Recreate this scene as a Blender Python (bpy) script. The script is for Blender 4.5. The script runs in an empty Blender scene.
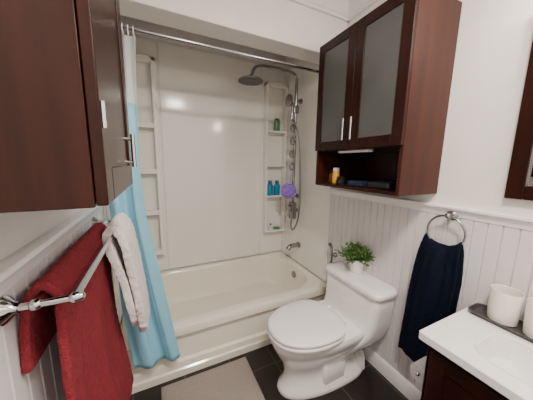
import bpy, math, random
from mathutils import Vector, Matrix
random.seed(7)
SC=bpy.context.scene; COL=SC.collection
XL,XR,YB,YN,ZC=-0.10,1.52,0.90,-2.30,2.56
CAP=1.214

# ---------------------------------------------------------------- materials
def mat(name,col,rough=.5,metal=0,noise=0,nscale=8,bump=0,bscale=60,coat=0,alpha=1,trans=0,sheen=0,emit=0,wood=False,sss=0,col2=None,spec=None):
    m=bpy.data.materials.new(name);m.use_nodes=True
    nt=m.node_tree;b=nt.nodes['Principled BSDF']
    b.inputs['Base Color'].default_value=(*col,1);b.inputs['Roughness'].default_value=rough
    b.inputs['Metallic'].default_value=metal;b.inputs['Coat Weight'].default_value=coat
    b.inputs['Coat Roughness'].default_value=.15
    b.inputs['Alpha'].default_value=alpha;b.inputs['Transmission Weight'].default_value=trans
    b.inputs['Sheen Weight'].default_value=sheen
    if spec is not None: b.inputs['Specular IOR Level'].default_value=spec
    if sss: b.inputs['Subsurface Weight'].default_value=sss;b.inputs['Subsurface Scale'].default_value=.01
    if emit: b.inputs['Emission Color'].default_value=(*col,1);b.inputs['Emission Strength'].default_value=emit
    tc=nt.nodes.new('ShaderNodeTexCoord')
    if noise or wood or col2:
        n=nt.nodes.new('ShaderNodeTexNoise');n.inputs['Scale'].default_value=nscale;n.inputs['Detail'].default_value=6
        mp=nt.nodes.new('ShaderNodeMapping');nt.links.new(tc.outputs['Object'],mp.inputs[0]);nt.links.new(mp.outputs[0],n.inputs['Vector'])
        if wood: mp.inputs['Scale'].default_value=(9,9,.7)
        r=nt.nodes.new('ShaderNodeValToRGB');nt.links.new(n.outputs['Fac'],r.inputs[0])
        c2=col2 or tuple(min(1,c*(1+noise)) for c in col);c1=tuple(c*(1-noise) for c in col)
        r.color_ramp.elements[0].position=.3;r.color_ramp.elements[1].position=.7
        r.color_ramp.elements[0].color=(*c1,1);r.color_ramp.elements[1].color=(*c2,1)
        nt.links.new(r.outputs[0],b.inputs['Base Color'])
    if bump:
        n2=nt.nodes.new('ShaderNodeTexNoise');n2.inputs['Scale'].default_value=bscale;n2.inputs['Detail'].default_value=3
        nt.links.new(tc.outputs['Object'],n2.inputs['Vector'])
        bp=nt.nodes.new('ShaderNodeBump');bp.inputs['Strength'].default_value=bump;bp.inputs['Distance'].default_value=.01
        nt.links.new(n2.outputs['Fac'],bp.inputs['Height']);nt.links.new(bp.outputs[0],b.inputs['Normal'])
    return m
def tilemat():
    m=mat('dark_slate_tile',(.013,.0092,.007),.42,noise=.5,nscale=7,bump=.12,bscale=18)
    nt=m.node_tree;b=nt.nodes['Principled BSDF'];tc=[n for n in nt.nodes if n.type=='TEX_COORD'][0]
    mp=nt.nodes.new('ShaderNodeMapping');nt.links.new(tc.outputs['Object'],mp.inputs[0]);mp.inputs['Location'].default_value=(.13,.08,0)
    br=nt.nodes.new('ShaderNodeTexBrick');nt.links.new(mp.outputs[0],br.inputs['Vector'])
    br.offset=0;br.inputs['Scale'].default_value=1;br.inputs['Brick Width'].default_value=.30;br.inputs['Row Height'].default_value=.30
    br.inputs['Mortar Size'].default_value=.004;br.inputs['Mortar Smooth'].default_value=.2
    old=b.inputs['Base Color'].links[0].from_socket
    nt.links.new(old,br.inputs['Color1']);nt.links.new(old,br.inputs['Color2'])
    br.inputs['Mortar'].default_value=(.08,.065,.055,1)
    nt.links.new(br.outputs['Color'],b.inputs['Base Color'])
    return m
WALL=mat('painted_wall',(.82,.775,.75),.55,noise=.02,bump=.04,bscale=120)
CEIL=mat('ceiling_paint',(.86,.83,.80),.6,noise=.02)
BEAD=mat('painted_beadboard',(.71,.685,.685),.38,noise=.02)
TRIM=mat('trim_paint',(.84,.82,.81),.3,noise=.02)
ACRY=mat('surround_acrylic',(.89,.865,.81),.13,noise=.006,nscale=2,bump=.012,bscale=4)
TUB=mat('tub_enamel',(.89,.84,.73),.12,noise=.006,nscale=2,coat=.4)
PORC=mat('porcelain',(.88,.865,.84),.08,noise=.01,coat=.6)
SEATM=mat('seat_plastic',(.88,.87,.85),.16,noise=.01)
CHR=mat('chrome',(.64,.64,.65),.12,1,noise=.02)
CHRD=mat('shower_chrome',(.33,.33,.34),.2,1,noise=.04)
STEEL=mat('brushed_steel',(.26,.26,.26),.3,1,noise=.05,nscale=30)
DARKST=mat('dark_nozzle_rubber',(.08,.08,.08),.5,noise=.2,nscale=200)  # near-black rubber on the nozzle face of the shower head
WOODD=mat('dark_espresso_wood',(.021,.0052,.0029),.28,noise=.35,nscale=3,wood=True,spec=.22)
WOODR=mat('reddish_stained_wood',(.040,.0100,.0050),.33,noise=.3,nscale=3,wood=True,spec=.2)
WOODL=mat('deep_mahogany_wood',(.026,.0066,.0038),.25,noise=.35,nscale=3,wood=True,spec=.22)
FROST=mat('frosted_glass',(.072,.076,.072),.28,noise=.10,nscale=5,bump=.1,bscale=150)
BLUE=mat('blue_curtain_fabric',(.27,.59,.77),.5,noise=.04,nscale=5,bump=.06,bscale=300,sss=.1)
LINER=mat('sheer_liner',(.82,.88,.93),.4,noise=.03,alpha=.5)
RED=mat('burgundy_terry',(.235,.030,.040),.95,noise=.14,nscale=120,bump=.6,bscale=260,spec=.15)
PINK=mat('pale_blush_terry',(.88,.82,.80),.95,noise=.05,nscale=60,bump=.8,bscale=220,spec=.2)
NAVY=mat('navy_terry',(.0055,.0085,.021),.95,noise=.3,nscale=70,bump=.9,bscale=320,spec=.1)
MATM=mat('taupe_mat_pile',(.42,.365,.325),.97,noise=.12,nscale=180,bump=.8,bscale=350,spec=.1)
LEAF=mat('leaf_green',(.05,.13,.025),.5,noise=.4,nscale=25,col2=(.13,.27,.06))
SOIL=mat('potting_soil',(.03,.02,.012),.9,noise=.4,nscale=60)
CERW=mat('white_ceramic',(.86,.84,.81),.2,noise=.02)
CREAM=mat('cream_ceramic',(.82,.77,.69),.25,noise=.03)
TRAYM=mat('charcoal_tray',(.05,.045,.045),.4,noise=.2,nscale=30)
TOPM=mat('white_cultured_marble',(.86,.845,.84),.12,noise=.01,coat=.4)
TEAL=mat('teal_plastic',(.01,.25,.43),.3,noise=.1)
TEALC=mat('dark_teal_cap',(.01,.11,.23),.3,noise=.1)
GREEN=mat('green_plastic',(.08,.26,.12),.3,noise=.1)
WHITEP=mat('white_plastic',(.8,.8,.8),.35,noise=.02)
PURP=mat('lilac_mesh',(.34,.19,.68),.6,noise=.3,nscale=60,bump=.8,bscale=120)
YEL=mat('yellow_plastic',(.80,.42,.02),.35,noise=.1)
AMB=mat('amber_glass',(.10,.035,.015),.15,noise=.2)
BLU2=mat('navy_carton',(.012,.022,.045),.5,noise=.3,nscale=30)
BLK=mat('black_plastic',(.012,.012,.014),.35,noise=.2)
MIRR=mat('mirror_silver',(.85,.86,.86),.02,1,noise=.01)
PAPER=mat('tissue_paper',(.75,.74,.73),.9,noise=.03,bump=.2,bscale=200)
TILE=tilemat()
BULB=mat('glowing_bulb_glass',(1,.90,.78),.4,emit=6)
DIFF=mat('lamp_diffuser',(1,.93,.84),.4,emit=3)

# ---------------------------------------------------------------- mesh builder
def rrect(x0,x1,y0,y1,z,r,k=8):
    r=max(1e-4,min(r,(x1-x0)/2-1e-4,(y1-y0)/2-1e-4));p=[]
    for cx,cy,a0 in((x1-r,y1-r,0),(x0+r,y1-r,90),(x0+r,y0+r,180),(x1-r,y0+r,270)):
        for i in range(k):
            a=math.radians(a0+90*i/(k-1));p.append((cx+r*math.cos(a),cy+r*math.sin(a),z))
    return p
def cat(pts,k=8,closed=False):
    P=[Vector(p) for p in pts];n=len(P);out=[]
    rng=n if closed else n-1
    for i in range(rng):
        a=P[(i-1)%n] if closed or i>0 else P[0];b=P[i];c=P[(i+1)%n];d=P[(i+2)%n] if closed or i+2<n else P[-1]
        for j in range(k):
            t=j/k;out.append(.5*((2*b)+(c-a)*t+(2*a-5*b+4*c-d)*t*t+(3*b-a-3*c+d)*t**3))
    if not closed: out.append(P[-1])
    return out
class MB:
    def __init__(s): s.v=[];s.f=[];s.m=[]
    def add(s,v,f,mi=0):
        o=len(s.v);s.v+=[tuple(p) for p in v];s.f+=[tuple(o+i for i in q) for q in f];s.m+=[mi]*len(f);return s
    def box(s,x0,x1,y0,y1,z0,z1,mi=0):
        v=[(x,y,z) for z in(z0,z1) for y in(y0,y1) for x in(x0,x1)]
        return s.add(v,[(0,2,3,1),(4,5,7,6),(0,1,5,4),(2,6,7,3),(0,4,6,2),(1,3,7,5)],mi)
    def loft(s,rings,c0=True,c1=True,closed=False,mi=0):
        n=len(rings[0]);v=[p for r in rings for p in r];f=[];R=len(rings)
        for i in range(R if closed else R-1):
            j=(i+1)%R
            for k in range(n):
                l=(k+1)%n;f.append((i*n+k,i*n+l,j*n+l,j*n+k))
        if not closed:
            if c0:f.append(tuple(range(n-1,-1,-1)))
            if c1:f.append(tuple((R-1)*n+k for k in range(n)))
        return s.add(v,f,mi)
    def lathe(s,prof,c,axis='z',n=28,mi=0,c0=True,c1=True):
        rings=[]
        for r,h in prof:
            ring=[]
            for k in range(n):
                a=2*math.pi*k/n;u,w=r*math.cos(a),r*math.sin(a)
                p={'z':(u,w,h),'y':(w,h,u),'x':(h,u,w)}[axis]
                ring.append((c[0]+p[0],c[1]+p[1],c[2]+p[2]))
            rings.append(ring)
        return s.loft(rings,c0,c1,mi=mi)
    def tube(s,pts,r,n=12,closed=False,mi=0):
        P=[Vector(p) for p in pts];N=len(P);rs=r if isinstance(r,(list,tuple)) else [r]*N
        T=[]
        for i in range(N):
            a=P[(i-1)%N] if closed or i>0 else P[i];b=P[(i+1)%N] if closed or i<N-1 else P[i]
            T.append((b-a).normalized())
        up=Vector((0,0,1)) if abs(T[0].z)<.9 else Vector((1,0,0))
        nrm=(up-T[0]*up.dot(T[0])).normalized();rings=[]
        for i in range(N):
            nrm=(nrm-T[i]*nrm.dot(T[i])).normalized();bn=T[i].cross(nrm)
            rings.append([P[i]+rs[i]*(math.cos(2*math.pi*k/n)*nrm+math.sin(2*math.pi*k/n)*bn) for k in range(n)])
        return s.loft(rings,closed=closed,mi=mi)
    def ball(s,c,r,n=16,m=10,sc=(1,1,1),mi=0):
        rings=[]
        for i in range(1,m):
            t=math.pi*i/m
            rings.append([(c[0]+sc[0]*r*math.sin(t)*math.cos(2*math.pi*k/n),c[1]+sc[1]*r*math.sin(t)*math.sin(2*math.pi*k/n),c[2]-sc[2]*r*math.cos(t)) for k in range(n)])
        return s.loft(rings,mi=mi)
    def rbox(s,x0,x1,y0,y1,z0,z1,r=.01,e=.004,mi=0):
        return s.loft([rrect(x0+e,x1-e,y0+e,y1-e,z0,r),rrect(x0,x1,y0,y1,z0+e,r),rrect(x0,x1,y0,y1,z1-e,r),rrect(x0+e,x1-e,y0+e,y1-e,z1,r)],mi=mi)
    def build(s,name,mats,parent=None,smooth=40,bevel=0,mods=()):
        import bmesh
        lo=[min(p[i] for p in s.v) for i in range(3)];hi=[max(p[i] for p in s.v) for i in range(3)]
        c=Vector([(a+b)/2 for a,b in zip(lo,hi)])
        me=bpy.data.meshes.new(name);me.from_pydata([tuple(Vector(p)-c) for p in s.v],[],s.f)
        bm=bmesh.new();bm.from_mesh(me);bmesh.ops.recalc_face_normals(bm,faces=bm.faces);bm.to_mesh(me);bm.free()
        if not isinstance(mats,(list,tuple)): mats=[mats]
        for m in mats: me.materials.append(m)
        for p,i in zip(me.polygons,s.m): p.material_index=i
        if smooth:
            me.shade_smooth();me.set_sharp_from_angle(angle=math.radians(smooth))
        o=bpy.data.objects.new(name,me);COL.objects.link(o)
        if bevel:
            b=o.modifiers.new('bevel','BEVEL');b.width=bevel;b.segments=2;b.limit_method='ANGLE';b.angle_limit=math.radians(50)
            b.harden_normals=True
        for t,kw in mods:
            md=o.modifiers.new(t.lower(),t)
            for k,v in kw.items(): setattr(md,k,v)
        place(o,c,parent);return o
WP={}
def place(o,c,parent=None):
    WP[o.name]=Vector(c)
    if parent is not None:
        o.parent=parent;o.location=Vector(c)-WP[parent.name]
    else:o.location=c
def empty(name,loc,label=None,cat_=None,parent=None,group=None):
    o=bpy.data.objects.new(name,None);o.empty_display_size=.05;COL.objects.link(o);place(o,loc,parent)
    if label:tag(o,label,cat_,group)
    return o
def tag(o,label,cat_,group=None):
    o['label']=label;o['category']=cat_
    if group:o['group']=group
    return o
def struct(o): o['kind']='structure';return o
def copything(root,off,kids=None):
    n=root.copy();COL.objects.link(n);n.location=root.location+Vector(off)
    def rec(a,b):
        for ch in a.children:
            c=ch.copy();COL.objects.link(c);c.parent=b;c.location=ch.location;rec(ch,c)
    rec(root,n);return n
TEX=bpy.data.textures.new('terry_clouds','CLOUDS');TEX.noise_scale=.018;TEX.noise_depth=2
TERRY=lambda st:('DISPLACE',dict(texture=TEX,texture_coords='LOCAL',strength=st,mid_level=.5))

# ---------------------------------------------------------------- room shell
struct(MB().box(XL-.1,XR+.1,YN-.1,YB+.1,-.1,0).build('floor',TILE,smooth=0))
struct(MB().box(XL-.1,XR+.1,YN-.1,YB+.1,ZC,ZC+.1).build('ceiling',CEIL,smooth=0))
struct(MB().box(XR,XR+.1,YN-.1,YB+.1,0,ZC).build('wall_right',WALL,smooth=0))
struct(MB().box(XL-.1,XL,YN-.1,YB+.1,0,ZC).build('wall_left',WALL,smooth=0))
struct(MB().box(XL,XR,YB,YB+.1,0,ZC).build('wall_back',WALL,smooth=0))
struct(MB().box(XL,XR,YN-.1,YN,0,ZC).build('wall_front',WALL,smooth=0))
struct(MB().box(XL,XR,0.0,.16,2.195,ZC).build('trim_1',WALL,smooth=0,bevel=.006))
def beadboard(name,xw,sgn,y0,y1,z0,z1):
    m=MB();ys=[];y=y1;pts=[]
    while y>y0:
        pts+=[(y,.012),(y-.043,.012),(y-.047,.0045),(y-.051,.012)]
        y-=.0515
    pts=[(max(a,y0),b) for a,b in pts]+[(y0,.012)]
    v=[];f=[]
    for i,(a,b) in enumerate(pts):
        v+=[(xw+sgn*b,a,z0),(xw+sgn*b,a,z1)]
    for i in range(len(pts)-1): f.append((2*i,2*i+1,2*i+3,2*i+2))
    o=len(v);v+=[(xw,y1,z0),(xw,y1,z1),(xw,y0,z0),(xw,y0,z1)]
    L=2*(len(pts)-1)
    f+=[(o,o+1,1,0),(L,L+1,o+3,o+2)]
    m.add(v,f);return struct(m.build(name,BEAD,smooth=0))
def cap(name,xw,sgn,y0,y1):
    m=MB();pr=[(0,CAP-.05),(.016,CAP-.05),(.018,CAP-.03),(.028,CAP-.016),(.034,CAP-.012),(.034,CAP-.002),(.031,CAP),(0,CAP)]
    m.loft([[(xw+sgn*a,y,z) for a,z in pr] for y in(y0,y1)])
    return struct(m.build(name,TRIM,smooth=30))
beadboard('trim_2',XR,-1,YN,.055,0,CAP-.02);cap('trim_3',XR,-1,YN,.055)
beadboard('trim_4',XL,1,YN,-.02,0,CAP-.02);cap('trim_5',XL,1,YN,-.02)
def base(name,xw,sgn,y0,y1):
    pr=[(0,0),(.024,0),(.024,.085),(.018,.10),(.013,.105),(0,.105)]
    return struct(MB().loft([[(xw+sgn*a,y,z) for a,z in pr] for y in(y0,y1)]).build(name,TRIM,smooth=30))
base('baseboard_right',XR,-1,YN,-.025);base('baseboard_left',XL,1,YN,-.025)
def crown(pr_fn,a,b,name):
    pr=[(0,0),(.0,-.110),(.018,-.110),(.018,-.092),(.028,-.084),(.040,-.062),(.066,-.036),(.080,-.030),(.080,-.014),(.094,-.014),(.094,0)]
    return struct(MB().loft([[pr_fn(q,t) for q in pr] for t in(a,b)]).build(name,TRIM,smooth=20))
crown(lambda q,t:(t,-q[0],ZC+q[1]),XL,XR,'trim_6')
crown(lambda q,t:(XR-q[0],t,ZC+q[1]),YN,0,'trim_7')
struct(MB().box(XR-.02,XR,.055,.085,.362,2.19).build('trim_8',TRIM,smooth=0,bevel=.004))

# ---------------------------------------------------------------- tub surround
sur=empty('shower_surround',(.71,.89,.36),'glossy white moulded acrylic shower surround with shelf columns','shower wall')
ZT=2.42
m=MB()
m.box(XL+.002,.235,YB-.014,YB-.002,.362,ZT);m.box(.243,1.215,YB-.014,YB-.002,.362,ZT);m.box(1.223,XR-.002,YB-.014,YB-.002,.362,ZT)
m.box(.235,.243,YB-.010,YB-.002,.362,ZT);m.box(1.215,1.223,YB-.010,YB-.002,.362,ZT)
m.build('back_panel',ACRY,sur,bevel=.003)
MB().box(XR-.016,XR-.002,.088,YB-.015,.362,ZT).build('end_panel',ACRY,sur,bevel=.003)
MB().box(XL+.002,XL+.016,.088,YB-.015,.362,ZT).build('end_panel',ACRY,sur,bevel=.003)
def shelfcol(x0,x1,z0,z1,levels,y0=.80,st=.022,th=.022):
    m=MB();y1=YB-.014
    m.box(x0,x0+st,y0,y1,z0,z1);m.box(x1-st,x1,y0,y1,z0,z1)
    m.box(x0,x1,y0,y1,z1-.035,z1)
    for z in levels: m.box(x0+st-.002,x1-st+.002,y0-.004,y1,z-th,z)
    m.build('shelf_column',ACRY,sur,bevel=.006)
SR=[.66,1.06,1.40,1.76]
shelfcol(1.245,1.50,.638,2.24,SR)
shelfcol(-.08,.215,.55,2.26,[.60,.98,1.35,1.74],st=.034,th=.045)

# ---------------------------------------------------------------- bathtub
tub=empty('bathtub',(.71,.45,0),'cream enamel alcove bathtub with stepped apron','bathtub')
x0,x1,y1=XL+.017,XR-.017,YB-.015
HT=.36
m=MB();k=12
rg=[rrect(x0,x1,-.014,y1,.0,.006,k),rrect(x0,x1,-.014,y1,.048,.006,k),rrect(x0,x1,-.004,y1,.056,.006,k),rrect(x0,x1,.0,y1,.095,.006,k),rrect(x0,x1,.020,y1,.107,.006,k),rrect(x0,x1,.028,y1,.262,.006,k),
 rrect(x0,x1,.010,y1,.280,.006,k),rrect(x0,x1,-.008,y1,.296,.008,k),rrect(x0,x1,-.012,y1,HT-.014,.01,k),rrect(x0+.002,x1-.002,-.006,y1-.002,HT-.003,.014,k),rrect(x0+.008,x1-.008,.006,y1-.008,HT,.02,k),
 rrect(x0+.09,x1-.06,.075,y1-.055,HT,.24,k),rrect(x0+.10,x1-.07,.085,y1-.063,HT-.006,.235,k),rrect(x0+.11,x1-.078,.092,y1-.07,HT-.025,.23,k),
 rrect(x0+.14,x1-.088,.105,y1-.085,.25,.22,k),rrect(x0+.19,x1-.10,.125,y1-.105,.13,.2,k),rrect(x0+.24,x1-.13,.16,y1-.14,.07,.17,k),rrect(x0+.34,x1-.2,.24,y1-.22,.055,.1,k)]
m.loft(rg);m.build('tub_shell',TUB,tub,smooth=35)
MB().lathe([(.036,0),(.036,-.006),(.028,-.012),(.012,-.013)],(x1-.088,.44,.275),'x',24).build('overflow_plate',CHRD,tub)
MB().lathe([(.03,0),(.028,.004),(.01,.005)],(x1-.28,.44,.056),'z',20).build('drain',CHR,tub)
sp=MB();yS=.50
sp.lathe([(.034,0),(.034,-.01),(.026,-.014)],(XR-.0165,yS,.565),'x',20)
sp.tube(cat([(XR-.02,yS,.565),(XR-.08,yS,.567),(XR-.13,yS,.558),(XR-.155,yS,.53)],6),.024,16)
tag(sp.build('tub_spout',CHRD),'chrome tub spout on the shower end wall','faucet')

# ---------------------------------------------------------------- shower column
YS=.56;XP=1.445
sc_=empty('shower_column',(XP,YS,.80),'chrome shower column with rain head, body jets and hose','shower')
m=MB();m.tube(cat([(XP,YS,.84),(XP,YS,1.3),(XP,YS,1.9),(XP,YS,2.18)],4),.014,12)
for z in(1.08,2.02): m.tube([(XP,YS,z),(XR-.017,YS,z)],.01,10);m.lathe([(.026,0),(.026,-.01),(.012,-.016)],(XR-.017,YS,z),'x',18)
m.build('riser_pipe',CHRD,sc_)
MB().tube(cat([(XP,YS,2.17),(XP-.006,YS,2.225),(XP-.05,YS,2.262),(XP-.18,YS,2.272),(XP-.37,YS,2.265),(XP-.44,YS,2.235),(XP-.47,YS,2.165)],6),.014,12).build('shower_arm',CHRD,sc_)
hd=MB();hc=(XP-.475,YS,2.125)
hd.lathe([(.012,.05),(.022,.04),(.024,.022),(.05,.016),(.108,.006),(.112,0),(.110,-.006)],hc,'z',36)
hd.lathe([(.110,-.006),(.10,-.009),(.02,-.010)],hc,'z',36,mi=1)
hd.build('shower_head',[STEEL,DARKST],sc_)
for i,z in enumerate((1.76,1.635,1.51,1.385)):
    MB().tube([(XP,YS,z),(XP-.03,YS,z)],.012,10).lathe([(.032,0),(.040,-.006),(.040,-.018),(.024,-.028)],(XP-.018,YS,z),'x',24).build('body_jet',CHRD,sc_)
m=MB();m.rbox(XP-.035,XP+.022,YS-.03,YS+.03,1.90,1.97,.01)
m.tube(cat([(XP-.045,YS,1.84),(XP-.04,YS,1.91),(XP-.045,YS-.01,1.97),(XP-.075,YS-.02,2.01)],6),.014,12)
m.lathe([(.018,.025),(.036,.015),(.058,.004),(.058,-.010),(.03,-.014)],(XP-.090,YS-.02,2.005),'x',24)
m.build('hand_shower',CHRD,sc_)
MB().tube(cat([(XP-.045,YS,1.84),(XP-.02,YS-.05,1.78),(XP+.01,YS-.07,1.6),(XP+.02,YS-.09,1.3),(XP+.02,YS-.10,1.0),(XP+.01,YS-.08,.82),(XP-.01,YS-.03,.73),(XP-.01,YS+.005,.78),(XP,YS,.86)],8),.008,8).build('hose',STEEL,sc_)
m=MB();m.rbox(XP-.03,XP+.03,YS-.04,YS+.04,.84,1.02,.02,.008);m.tube([(XP,YS,.93),(XR-.017,YS,.93)],.02,12)
m.build('valve_body',CHRD,sc_)
m=MB();m.lathe([(.036,0),(.038,-.02),(.032,-.035)],(XP-.028,YS,.96),'x',20);m.tube([(XP-.05,YS,.96),(XP-.06,YS-.01,.91),(XP-.065,YS-.015,.88)],[.010,.009,.007],10)
m.build('lever_handle',CHRD,sc_)
def loofah(c,r):
    m=MB()
    for i in range(26):
        ax=Vector((random.gauss(0,1),random.gauss(0,1),random.gauss(0,1))).normalized()
        o=ax.orthogonal().normalized();q=ax.cross(o);rr=r*random.uniform(.72,1)
        off=ax*r*random.uniform(-.35,.35);pts=[]
        for k in range(28):
            a=2*math.pi*k/28;w=1+.10*math.sin(a*7+i)
            pts.append(Vector(c)+off+(o*math.cos(a)+q*math.sin(a))*rr*w*.93)
        m.tube(pts,.0085,6,True)
    m.ball(c,r*.8)
    return m
lf=loofah((XP-.085,YS-.05,1.145),.075);lf.tube(cat([(XP-.07,YS-.05,1.20),(XP-.055,YS-.03,1.28),(XP-.05,YS-.016,1.345),(XP-.045,YS,1.37)],5),.003,6)
tag(lf.build('bath_loofah',PURP),'lilac mesh bath puff hanging from the shower column','bath sponge')

# ---------------------------------------------------------------- bottles in surround
def bottle(name,x,y,z,r,h,body,capm,label,cat_,flat=.7,group=None):
    z+=.0008
    e=empty(name,(x,y,z),label,cat_,group=group)
    sq=lambda rr,hh:[(x+rr*math.cos(2*math.pi*k/24),y+rr*flat*math.sin(2*math.pi*k/24),z+hh) for k in range(24)]
    MB().loft([sq(r*.9,0),sq(r,.008),sq(r,h*.62),sq(r*.85,h*.72),sq(r*.5,h*.78)]).build('bottle_body',body,e)
    MB().lathe([(r*.45,h*.77),(r*.55,h*.78),(r*.55,h*.97),(r*.45,h)],(x,y,z),n=20).build('cap',capm,e)
    return e
b1=bottle('shampoo_bottle',1.315,.835,SR[1],.037,.165,TEAL,TEALC,'teal plastic shampoo bottle standing on the surround shelf','bottle',group='teal bottles on the shower shelf')
b2=copything(b1,(.088,0,0))
bottle('lotion_bottle',1.385,.835,SR[3],.034,.17,GREEN,WHITEP,'green bottle with white cap on upper shower shelf','bottle')
bottle('small_bottle',1.33,.835,SR[0],.022,.07,WHITEP,TEALC,'small white bottle on lowest shower shelf','bottle')
m=MB();m.rbox(1.37,1.45,.81,.86,SR[0]+.001,SR[0]+.026,.015,.008);tag(m.build('soap_bar',GREEN),'green soap bar on lowest shower shelf','soap')

# ---------------------------------------------------------------- curtain rod + curtain
rod=empty('curtain_rod',(.71,.03,2.08),'chrome shower curtain rod spanning the tub alcove','curtain rod')
MB().tube([(XL+.004,.03,2.078),(XR-.003,.03,2.085)],.0125,16).build('rod_tube',CHRD,rod)
for xx,s in((XL+.003,1),(XR-.002,-1)):
    MB().lathe([(.034,0),(.034,s*.008),(.02,s*.02),(.016,s*.03)],(xx,.03,2.08),'x',24).build('flange',CHR,rod)
cu=empty('shower_curtain',(.05,.0,.2),'light blue shower curtain bunched at the tub end','shower curtain')
def lerp(tab,z):
    for (a,va),(b,vb) in zip(tab,tab[1:]):
        if a>=z>=b:
            t=(a-z)/(a-b);return va+(vb-va)*t
    return tab[-1][1]
XRt=[(2.1,.125),(1.7,.105),(1.4,.095),(1.1,.110),(.83,.152),(.5,.200),(.19,.245)]
XLt=[(2.1,-.07),(1.2,-.065),(.6,-.045),(.19,.0)]
def curtain(z0,z1,nz,ns=150):
    v=[];f=[]
    for i in range(nz+1):
        z=z1+(z0-z1)*i/nz
        a,b=lerp(XLt,z),lerp(XRt,z)
        yc=.03 if z>2 else .03-.085*(2-z)/1.82
        lo=(2.05-z)/1.9
        amp=.013+.006*lo
        for j in range(ns+1):
            s=j/ns
            y=yc+amp*(math.sin(s*2*math.pi*1.9+1.6*math.sin(z*1.7))+(.45-.25*lo)*math.sin(s*2*math.pi*5.1+z*2.6)+.10*math.sin(s*40+z*6))
            x=a+(b-a)*s+.008*math.sin(s*2*math.pi*3.2+z)
            v.append((x,y if z>.40 else min(y,-.022),z))
    for i in range(nz):
        for j in range(ns):
            p=i*(ns+1)+j;f.append((p,p+1,p+ns+2,p+ns+1))
    return v,f
v,f=curtain(.19,1.71,50);MB().add(v,f).build('curtain_panel',BLUE,cu,smooth=80,mods=[('SOLIDIFY',dict(thickness=.0015))])
v,f=curtain(1.71,2.045,12);MB().add(v,f).build('sheer_header',LINER,cu,smooth=80)
for i in range(8):
    x=-.055+i*.024;pts=[(x,.03+.019*math.cos(a),2.070+.024*math.sin(a)) for a in [2*math.pi*k/20 for k in range(20)]]
    MB().tube(pts,.0026,6,True).build('curtain_ring',WHITEP,cu)

# ---------------------------------------------------------------- bidet sprayer by tub
yb_=-.045
bs=empty('bidet_sprayer',(XR-.03,yb_,.5),'chrome handheld sprayer hung on the wall beside the toilet','sprayer')
m=MB();m.lathe([(.02,0),(.02,-.01),(.01,-.02)],(XR-.012,yb_,.66),'x',16);m.tube([(XR-.02,yb_,.66),(XR-.055,yb_,.66)],.009,10);m.build('wall_bracket',CHRD,bs)
m=MB();m.tube(cat([(XR-.06,yb_,.54),(XR-.06,yb_,.66),(XR-.065,yb_,.73),(XR-.085,yb_,.765)],5),[.010]*3+[.012]*10+[.016]*3,12);m.build('spray_head',CHRD,bs)
MB().tube(cat([(XR-.06,yb_,.54),(XR-.05,yb_-.01,.40),(XR-.05,yb_-.01,.28),(XR-.045,yb_-.02,.15),(XR-.03,yb_-.03,.2)],6),.006,8).build('hose',STEEL,bs)

# ---------------------------------------------------------------- toilet
YT=-.380
to=empty('toilet',(1.15,YT,0),'white one-piece porcelain toilet with closed seat lid','toilet')
def egg(xf,xb,hw,z,n=48,p=2.3,yc=YT):
    out=[];cx=xb-(xb-xf)*.42
    for k in range(n):
        a=2*math.pi*k/n;c,s=math.cos(a),math.sin(a)
        if c<0: x=cx+(cx-xf)*-(abs(c)**(2/2.05))
        else: x=cx+(xb-cx)*(abs(c)**(2/3.2))
        y=yc+hw*(1 if s>0 else -1)*abs(s)**(2/p)
        out.append((x,y,z))
    return out
m=MB()
m.loft([egg(.80,1.46,.140,0),egg(.794,1.462,.145,.014),egg(.804,1.46,.140,.034),egg(.828,1.455,.108,.07),egg(.838,1.45,.098,.14),
 egg(.822,1.45,.112,.20),egg(.785,1.46,.156,.265),egg(.758,1.47,.184,.318),egg(.744,1.48,.195,.355),egg(.740,1.49,.198,.378),egg(.750,1.485,.190,.392)])
m.rbox(1.05,1.225,YT-.122,YT+.122,.012,.18,.02,.012)
m.build('bowl',PORC,to,smooth=60)
for s in(-1,1):
    pts=cat([(1.19,YT+s*.090,.16),(1.24,YT+s*.098,.225),(1.31,YT+s*.100,.215),(1.365,YT+s*.098,.14),(1.385,YT+s*.098,.034)],8)
    MB().tube(pts,.032,14).build('trapway',PORC,to,smooth=60)
k=10
m=MB().loft([rrect(1.18,1.495,YT-.13,YT+.13,.20,.06,k),rrect(1.19,1.50,YT-.170,YT+.170,.26,.07,k),rrect(1.225,1.503,YT-.202,YT+.202,.32,.07,k),
 rrect(1.268,1.505,YT-.218,YT+.218,.37,.06,k),rrect(1.300,1.505,YT-.226,YT+.226,.43,.05,k),rrect(1.310,1.505,YT-.231,YT+.231,.53,.045,k),rrect(1.315,1.505,YT-.234,YT+.234,.595,.045,k),rrect(1.321,1.505,YT-.228,YT+.228,.607,.045,k)])
m.build('tank',PORC,to,smooth=60)
ZL=.607
MB().loft([rrect(1.312,1.505,YT-.238,YT+.238,ZL,.045,k),rrect(1.300,1.506,YT-.248,YT+.248,ZL+.008,.055,k),rrect(1.299,1.506,YT-.249,YT+.249,ZL+.032,.055,k),rrect(1.308,1.504,YT-.241,YT+.241,ZL+.043,.05,k),rrect(1.36,1.49,YT-.2,YT+.2,ZL+.046,.04,k)]).build('tank_lid',PORC,to,smooth=60)
MB().loft([egg(.736,1.20,.197,.393),egg(.729,1.205,.203,.398),egg(.729,1.205,.203,.412),egg(.736,1.20,.198,.417)]).build('seat',SEATM,to,smooth=60)
MB().loft([egg(.738,1.20,.196,.421),egg(.731,1.205,.202,.426),egg(.732,1.205,.201,.438),egg(.746,1.195,.190,.445),egg(.80,1.16,.14,.450),egg(.88,1.08,.07,.452)]).build('seat_lid',SEATM,to,smooth=60)
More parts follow.
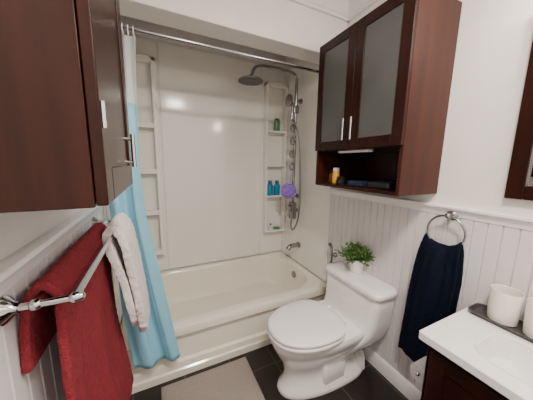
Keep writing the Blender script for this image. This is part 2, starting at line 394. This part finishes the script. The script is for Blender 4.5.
for s in(-1,1): MB().rbox(1.195,1.235,YT+s*.075-.02,YT+s*.075+.02,.392,.435,.012,.005).build('seat_hinge',SEATM,to,smooth=50)

# ---------------------------------------------------------------- plant
PX,PY,PZ=1.440,-.325,ZL+.0465
pl=empty('potted_plant',(PX,PY,PZ),'small leafy green plant in white pot on tank lid','plant')
MB().lathe([(.038,0),(.042,.003),(.053,.085),(.057,.088),(.057,.10),(.051,.10),(.048,.086),(.005,.085)],(PX,PY,PZ),n=32).build('pot',CERW,pl)
MB().lathe([(.047,.080),(.047,.089),(.01,.092)],(PX,PY,PZ),n=20).build('soil',SOIL,pl)
m=MB();st=MB()
for i in range(120):
    th=random.uniform(0,2*math.pi);ph=random.uniform(.05,1.35);L=random.uniform(.08,.14)
    d=Vector((math.sin(ph)*math.cos(th),math.sin(ph)*math.sin(th),math.cos(ph)*.85))
    b0=Vector((PX,PY,PZ+.085))+Vector((math.cos(th),math.sin(th),0))*random.uniform(0,.03)
    tip=b0+d*L;tip.x=min(tip.x,XR-.03)
    st.tube([b0,(b0+tip)/2+Vector((0,0,.006)),tip],.0013,5)
    for q in range(7):
        c=b0.lerp(tip,.3+.115*q);ld=(d+Vector((random.gauss(0,.6),random.gauss(0,.6),random.gauss(0,.5)))).normalized()
        sd=ld.cross(Vector((random.gauss(0,1),random.gauss(0,1),random.gauss(0,1)))).normalized();l=random.uniform(.018,.030);w=l*.34
        nn=ld.cross(sd)*.003
        P=[c,c+ld*l*.4+sd*w,c+ld*l,c+ld*l*.4-sd*w,c+ld*l*.45+nn]
        if max(p.x for p in P)<XR-.016: m.add(P,[(0,1,4),(1,2,4),(2,3,4),(3,0,4)])
m.build('foliage',LEAF,pl,smooth=0);st.build('stem',LEAF,pl)

# ---------------------------------------------------------------- right wall cabinet
CX,CY0,CY1,CZ0,CZ1=1.205,-.744,-.112,1.266,2.17
cab=empty('wall_cabinet',(1.36,-.43,CZ0),'dark wood wall cabinet with frosted glass doors above toilet','cabinet')
m=MB();t=.018
m.box(CX,XR-.002,CY0,CY0+t,CZ0,CZ1,1);m.box(CX,XR-.002,CY1-t,CY1,CZ0,CZ1,1)
m.box(CX,XR-.002,CY0+t,CY1-t,CZ0,CZ0+t);m.box(CX,XR-.002,CY0+t,CY1-t,CZ1-t,CZ1);m.box(CX,XR-.012,CY0+t,CY1-t,1.497,1.497+t)
m.box(XR-.012,XR-.003,CY0+t,CY1-t,CZ0+t,CZ1-t)
m.build('cabinet_body',[WOODD,WOODR],cab,smooth=0,bevel=.002)
def door(y0,y1,z0,z1,xf,xb,parent,glass,handle_y,hz,rail=.055,sgn=-1,mt=WOODD,hl=.06,off=.028):
    d=empty('door',((xf+xb)/2,(y0+y1)/2,(z0+z1)/2),parent=parent)
    m=MB();a,b=min(xf,xb),max(xf,xb)
    m.box(a,b,y0,y0+rail,z0,z1);m.box(a,b,y1-rail,y1,z0,z1);m.box(a,b,y0+rail,y1-rail,z0,z0+rail);m.box(a,b,y0+rail,y1-rail,z1-rail,z1)
    m.build('door_frame',mt,d,smooth=0,bevel=.003)
    c=(a+b)/2
    MB().box(c-.003,c+.003,y0+rail-.004,y1-rail+.004,z0+rail-.004,z1-rail+.004).build('door_panel',glass,d,smooth=0)
    h=MB();xo=xf+sgn*off
    h.tube([(xo,handle_y,hz-hl),(xo,handle_y,hz+hl)],.0055,12)
    for zz in(hz-hl*.7,hz+hl*.7): h.tube([(xf,handle_y,zz),(xo,handle_y,zz)],.0045,10)
    h.build('handle',CHR,d)
    return d
door(CY0+.001,-.430,1.502,CZ1-.004,1.187,CX-.001,cab,FROST,-.458,1.61)
door(-.426,CY1-.001,1.502,CZ1-.004,1.187,CX-.001,cab,FROST,-.398,1.61)
tag(MB().rbox(1.225,1.26,-.54,-.30,1.482,1.496,.006,.003).build('light_bar',WHITEP),'slim white light bar under cabinet shelf','light')
zs=CZ0+t+.0005
def jar(name,x,y,r,h,body,capm,label,cat_='jar'):
    e=empty(name,(x,y,zs),label,cat_)
    MB().lathe([(r*.93,0),(r,.005),(r,h*.68),(r*.8,h*.76),(r*.8,h*.78)],(x,y,zs)).build('jar_body',body,e)
    MB().lathe([(r*.86,h*.775),(r*.88,h*.79),(r*.88,h*.98),(r*.8,h)],(x,y,zs)).build('lid',capm,e)
jar('pill_jar',1.29,-.225,.024,.105,YEL,CERW,'yellow jar with white lid in open cabinet shelf')
jar('amber_jar',1.31,-.165,.026,.085,AMB,BLK,'dark amber jar in open cabinet shelf')
jar('lotion_jar',1.27,-.295,.028,.05,BLK,BLK,'short black jar in open cabinet shelf')
tag(MB().rbox(1.26,1.38,-.47,-.36,zs,zs+.030,.006,.003).build('small_carton',BLU2),'small dark navy carton in open cabinet shelf','box')
tag(MB().rbox(1.27,1.40,-.64,-.50,zs,zs+.035,.015,.006).build('toiletry_case',BLK),'black toiletry case in open cabinet shelf','case')

# ---------------------------------------------------------------- left wall cabinet
LX,LY0,LY1,LZ0,LZ1=.093,-1.003,-.567,1.336,2.25
lc=empty('wall_cabinet',(0,-.79,LZ0),'dark espresso wood wall cabinet with closed door above towel rack','cabinet')
m=MB();m.box(XL+.002,LX,LY0,LY1,LZ0,LZ1);m.build('cabinet_body',WOODL,lc,smooth=0,bevel=.002)
door(LY0+.002,LY1-.002,LZ0+.002,LZ1-.002,.111,LX+.001,lc,WOODD,-.735,1.437,rail=.06,sgn=1,hl=.042,off=.020)
MB().tube([(.114,LY0+.010,1.46),(.114,LY0+.010,1.50)],.004,10).build('hinge',CHR,lc)

# ---------------------------------------------------------------- towel rack (double)
ra=empty('towel_rack',(XL+.015,-.525,1.14),'chrome double-bar towel rack mounted on beadboard','towel rack')
ZRK=1.135;yn,yf=-.885,-.20;xi,xo=-.04,.02
for nm,xx in(('bar',xi),('bar',xo)):
    MB().tube([(xx,yn,ZRK),(xx,yf,ZRK)],.0075,14).build(nm,CHR,ra)
for yy in(yn,yf):
    m=MB();xb=XL+.012
    m.lathe([(.026,0),(.027,.006),(.021,.012),(.013,.018),(.010,.024)],(xb,yy,ZRK),'x',24)
    m.tube([(xb+.01,yy,ZRK),(xo,yy,ZRK)],.0070,14)
    for xx in(xi,xo): m.ball((xx,yy,ZRK),.0115)
    m.lathe([(.0115,0),(.009,.008),(.003,.012)],(xo+.005,yy,ZRK),'x',14)
    m.build('bracket',CHR,ra)

# ---------------------------------------------------------------- draped towels
def drape(name,path,ytop,ybot,amp,waves,matn,label,thick=.010,ns=50,k=9,seed=0,roundc=0,terry=.005,both=False):
    P=cat([(p[0],0,p[1]) for p in path],k);zt=max(p.z for p in P);zb=min(p.z for p in P);v=[];f=[]
    ze=[P[0].z,P[-1].z];im=max(range(len(P)),key=lambda i:P[i].z)
    for i,p in enumerate(P):
        u=(zt-p.z)/(zt-zb);side=1 if (i>im or both) else -.3
        a=ytop[0]+(ybot[0]-ytop[0])*u;b=ytop[1]+(ybot[1]-ytop[1])*u
        for j in range(ns+1):
            s=j/ns
            dx=amp*min(1,u*2.5)*(math.sin(2*math.pi*waves*s+seed+.8*u)+.35*math.sin(2*math.pi*waves*2.7*s+seed*2+1.5*u))*side
            e=ze[1] if i>im else ze[0];frac=(zt-p.z)/(zt-e)
            dz=.006*math.sin(s*9+seed)*u+roundc*(abs(2*s-1)**2.5)*frac**3
            v.append((p.x+dx,a+(b-a)*s+.004*math.sin(u*12+seed),p.z+dz))
    n=ns+1
    for i in range(len(P)-1):
        for j in range(ns): q=i*n+j;f.append((q,q+1,q+n+1,q+n))
    o=MB().add(v,f).build(name,matn,None,smooth=80,mods=[('SOLIDIFY',dict(thickness=thick,offset=0)),('SUBSURF',dict(levels=2,render_levels=2)),TERRY(terry)])
    return tag(o,label,'towel')
drape('bath_towel',[(-.078,.975),(-.076,1.05),(-.066,1.125),(-.04,1.156),(-.016,1.125),(-.019,1.08),(-.022,.9),(-.016,.74),(.008,.58),(.024,.42)],(-.862,-.335),(-.862,-.365),.005,2.1,RED,'burgundy terry bath towel draped over the inner rack bar',thick=.018,seed=1,terry=.004)
drape('hand_towel',[(.072,.70),(.062,.80),(.042,.95),(.010,1.09),(.006,1.138),(.022,1.163),(.044,1.143),(.060,1.09),(.076,.95),(.092,.80),(.098,.66)],(-.48,-.220),(-.46,-.20),.004,1.1,PINK,'white blush hand towel draped over the outer rack bar',thick=.027,seed=2.4,roundc=.07,terry=.007,both=True)

# ---------------------------------------------------------------- towel ring + navy towel
RY,RZ,RR=-.835,1.088,.082
rgm=empty('towel_ring',(XR-.012,RY,1.17),'chrome towel ring mounted on beadboard wall','towel ring')
m=MB();m.lathe([(.026,0),(.027,-.006),(.02,-.012),(.012,-.02),(.011,-.045)],(XR-.012,RY,1.172),'x',24);m.ball((XR-.06,RY,1.170),.014);m.build('mount',CHRD,rgm)
MB().tube([(XR-.062,RY+RR*math.sin(2*math.pi*k/40),RZ+RR*math.cos(2*math.pi*k/40)) for k in range(40)],.0050,10,True).build('ring',CHRD,rgm)
def ringtowel():
    zt=RZ-RR+.014
    P=cat([(XR-.034,0,.40),(XR-.034,0,.7),(XR-.040,0,.93),(XR-.050,0,zt-.03),(XR-.0625,0,zt),(XR-.078,0,zt-.03),(XR-.092,0,.92),(XR-.098,0,.7),(XR-.096,0,.335)],8)
    v=[];f=[];ns=60;n=ns+1
    for i,p in enumerate(P):
        u=max(0,zt-p.z);g=min(1,u/.16);w=.080+.020*g**.8+.008*u;cy=RY+.006+.050*u
        front=1 if i>len(P)*.5 else -.4
        for j in range(ns+1):
            s=j/ns*2-1
            d=min(.98,abs(w*s*.88/RR))
            zz=p.z+RR*(1-math.sqrt(1-d*d))*max(0,1-u/.16)*.95
            fold=(.011*math.sin(s*4.6+.9)+.004*math.sin(s*11+2))
            v.append((p.x-front*fold*(.3+.7*min(1,u/.08)),cy+w*s,zz))
    for i in range(len(P)-1):
        for j in range(ns): q=i*n+j;f.append((q,q+1,q+n+1,q+n))
    o=MB().add(v,f).build('hand_towel',NAVY,None,smooth=80,mods=[('SOLIDIFY',dict(thickness=.011,offset=0)),('SUBSURF',dict(levels=1,render_levels=1)),TERRY(.004)])
    return tag(o,'navy blue terry hand towel hanging through the towel ring','towel')
ringtowel()

# ---------------------------------------------------------------- bath mat
m=MB();v=[];f=[];nx,ny=150,130
X0,X1,Y0,Y1=.135,.700,-.70,-.045
for i in range(nx+1):
    for j in range(ny+1):
        a,b=i/nx,j/ny;ed=min(1,min(a,1-a,b,1-b)*26)
        h=.002+.012*(ed**.4)+random.uniform(-.0014,.0014)*ed+.0005*math.sin(b*ny*.9)*ed
        v.append((X0+(X1-X0)*a,Y0+(Y1-Y0)*b,h))
for i in range(nx):
    for j in range(ny): q=i*(ny+1)+j;f.append((q,q+1,q+ny+2,q+ny+1))
m.add(v,f)
m.box(X0,X1,Y0,Y1,0.0005,.002)
tag(m.build('bath_mat',MATM,smooth=180),'taupe pile bath mat on the dark tile floor','rug')

# ---------------------------------------------------------------- vanity + counter
VY1=-1.0
va=empty('vanity_cabinet',(1.31,-1.4,0),'dark wood bathroom vanity cabinet under white counter','cabinet')
m=MB();xe=XR-.026
m.box(1.12,xe,VY1-.018,VY1,.09,.722);m.box(1.12,xe,-1.78,-1.762,.09,.722);m.box(1.12,xe,-1.762,VY1-.018,.09,.108);m.box(xe-.008,xe,-1.762,VY1-.018,.108,.722)
m.box(1.12,1.14,-1.762,VY1-.018,.108,.60)
m.box(1.17,XR-.03,-1.76,VY1-.02,0,.09)
m.box(1.115,1.165,VY1,VY1+.006,.09,.722);m.box(1.45,xe,VY1,VY1+.006,.09,.722);m.box(1.165,1.45,VY1,VY1+.006,.66,.722);m.box(1.165,1.45,VY1,VY1+.006,.09,.15)
m.box(1.10,xe,-1.79,-1.77,.722,.735);m.box(1.10,xe,VY1-.02,VY1+.004,.722,.735)
m.build('cabinet_body',WOODD,va,smooth=0,bevel=.002)
door(-1.385,-1.01,.11,.71,1.10,1.118,va,WOODD,-1.35,.6)
door(-1.77,-1.39,.11,.71,1.10,1.118,va,WOODD,-1.43,.6)
ct=empty('countertop',(1.3,-1.4,.725),'white glossy vanity countertop with integrated sink','countertop')
k=12;cx0,cx1,cy0,cy1=1.08,XR-.036,-1.80,-.970
bx0,bx1,by0,by1=1.150,1.365,-1.68,-1.105
m=MB();m.loft([rrect(cx0+.003,cx1,cy0,cy1-.003,.736,.010,k),rrect(cx0,cx1,cy0,cy1,.739,.012,k),rrect(cx0,cx1,cy0,cy1,.767,.012,k),rrect(cx0+.003,cx1-.001,cy0+.003,cy1-.003,.770,.012,k),
 rrect(bx0-.006,bx1+.006,by0-.006,by1+.006,.770,.07,k),rrect(bx0-.004,bx1+.004,by0-.004,by1+.004,.7735,.068,k),rrect(bx0,bx1,by0,by1,.7715,.066,k),rrect(bx0+.005,bx1-.005,by0+.006,by1-.006,.735,.062,k),rrect(bx0+.014,bx1-.014,by0+.016,by1-.016,.69,.055,k),rrect(bx0+.05,bx1-.05,by0+.06,by1-.06,.650,.04,k)],c0=False)
m.build('counter_slab',TOPM,ct,smooth=35)
MB().lathe([(.02,0),(.018,.003),(.005,.003)],(1.255,-1.40,.6505),n=18).build('drain',CHR,ct)
MB().box(cx1-.0,XR-.0125,cy0,cy1,.736,.770).build('back_edge',TOPM,ct,smooth=0)
tr=MB();tx0,tx1,ty0,ty1=1.390,1.505,-1.36,-.985;tz=.7705
tr.loft([rrect(tx0+.012,tx1-.004,ty0+.012,ty1-.012,tz,.02),rrect(tx0,tx1,ty0,ty1,tz+.018,.028),rrect(tx0+.004,tx1-.004,ty0+.004,ty1-.004,tz+.019,.025),rrect(tx0+.012,tx1-.008,ty0+.014,ty1-.014,tz+.007,.018)])
tag(tr.build('vanity_tray',TRAYM,smooth=50),'charcoal rectangular tray on the white countertop','tray')
cz=tz+.0075
cu1=MB().lathe([(.041,0),(.045,.003),(.047,.03),(.050,.132),(.049,.134),(.047,.132),(.044,.03),(.040,.008),(.01,.007)],(1.4535,-1.084,cz),n=40).build('tumbler_cup',CREAM)
tag(cu1,'cream ceramic tumbler standing on the charcoal tray','cup','tumblers on the vanity tray')
cu2=cu1.copy();COL.objects.link(cu2);cu2.location=cu1.location+Vector((0,-.108,0))
tp=empty('toilet_paper_holder',(1.16,-.99,.55),'chrome toilet paper holder on vanity side','paper holder')
m=MB();m.lathe([(.02,0),(.02,.006),(.009,.01)],(1.285,VY1+.006,.52),'y',16);m.tube([(1.285,VY1+.008,.52),(1.285,-.955,.52),(1.28,-.950,.52),(1.16,-.950,.52)],.006,10);m.ball((1.158,-.950,.52),.010);m.build('holder_arm',CHR,tp)
tag(MB().lathe([(.018,0),(.040,0),(.042,.003),(.042,.097),(.040,.10),(.018,.10)],(1.17,-.950,.5085),'x',32).build('toilet_paper_roll',PAPER),'white toilet paper roll on the chrome holder','toilet paper')
mi=empty('wall_mirror',(XR-.02,-1.4,1.7),'rectangular wall mirror in dark wood frame','mirror')
my0,my1,mz0,mz1=-1.85,-1.012,1.283,2.0;w=.055
m=MB();m.box(XR-.032,XR-.002,my1-w,my1,mz0,mz1);m.box(XR-.032,XR-.002,my0,my0+w,mz0,mz1);m.box(XR-.032,XR-.002,my0+w,my1-w,mz0,mz0+w);m.box(XR-.032,XR-.002,my0+w,my1-w,mz1-w,mz1)
m.build('mirror_frame',WOODD,mi,smooth=0,bevel=.004)
MB().box(XR-.012,XR-.006,my0+w-.003,my1-w+.003,mz0+w-.003,mz1-w+.003).build('mirror_glass',MIRR,mi,smooth=0)

# ---------------------------------------------------------------- lamps
vl=empty('vanity_light',(XR-.02,-1.42,2.15),'chrome vanity light bar with glowing glass globes above mirror','light')
MB().rbox(XR-.035,XR-.003,-1.75,-1.1,2.10,2.19,.01).build('back_plate',CHR,vl)
for y in(-1.2,-1.42,-1.64): MB().ball((XR-.10,y,2.145),.05).tube([(XR-.055,y,2.145),(XR-.034,y,2.145)],.02,14).build('globe_bulb',BULB,vl)
cl=empty('ceiling_light',(.55,-1.45,ZC),'round flush ceiling light with frosted diffuser','light')
MB().lathe([(.16,-.001),(.165,-.03),(.15,-.035)],(.55,-1.45,ZC),n=40).build('lamp_base',CHR,cl)
MB().lathe([(.15,-.035),(.14,-.06),(.09,-.08),(.01,-.088)],(.55,-1.45,ZC),n=40).build('diffuser',DIFF,cl)
def area(loc,rot,size,power,col,name,shape='DISK'):
    l=bpy.data.lights.new(name,'AREA');l.shape=shape;l.size=size;l.energy=power;l.color=col
    o=bpy.data.objects.new(name,l);o.location=loc;o.rotation_euler=rot;COL.objects.link(o);return o
area((.55,-1.45,ZC-.10),(0,0,0),.28,36,(1,.925,.84),'ceiling_lamp')
for y in(-1.2,-1.42,-1.64):
    l=bpy.data.lights.new('globe_lamp','POINT');l.energy=8;l.color=(1,.92,.82);l.shadow_soft_size=.045
    o=bpy.data.objects.new('globe_lamp',l);o.location=(XR-.165,y,2.13);COL.objects.link(o)
wd=bpy.data.worlds.new('world');SC.world=wd;wd.use_nodes=True;wd.node_tree.nodes['Background'].inputs[0].default_value=(.8,.8,.8,1);wd.node_tree.nodes['Background'].inputs[1].default_value=.3

# ---------------------------------------------------------------- camera
C=Vector((.184,-1.436,1.409));th,ph,ro=map(math.radians,(25.628,9.046,.910))
F=Vector((math.sin(th)*math.cos(ph),math.cos(th)*math.cos(ph),-math.sin(ph)));R=Vector((math.cos(th),-math.sin(th),0));U=R.cross(F)
R2=R*math.cos(ro)+U*math.sin(ro);U2=-R*math.sin(ro)+U*math.cos(ro)
cd=bpy.data.cameras.new('camera');cd.sensor_width=36;cd.sensor_fit='HORIZONTAL';cd.lens=227.789/533*36;cd.clip_start=.02
co=bpy.data.objects.new('camera',cd);COL.objects.link(co)
M=Matrix((R2,U2,-F)).transposed().to_4x4();M.translation=C;co.matrix_world=M
SC.camera=co
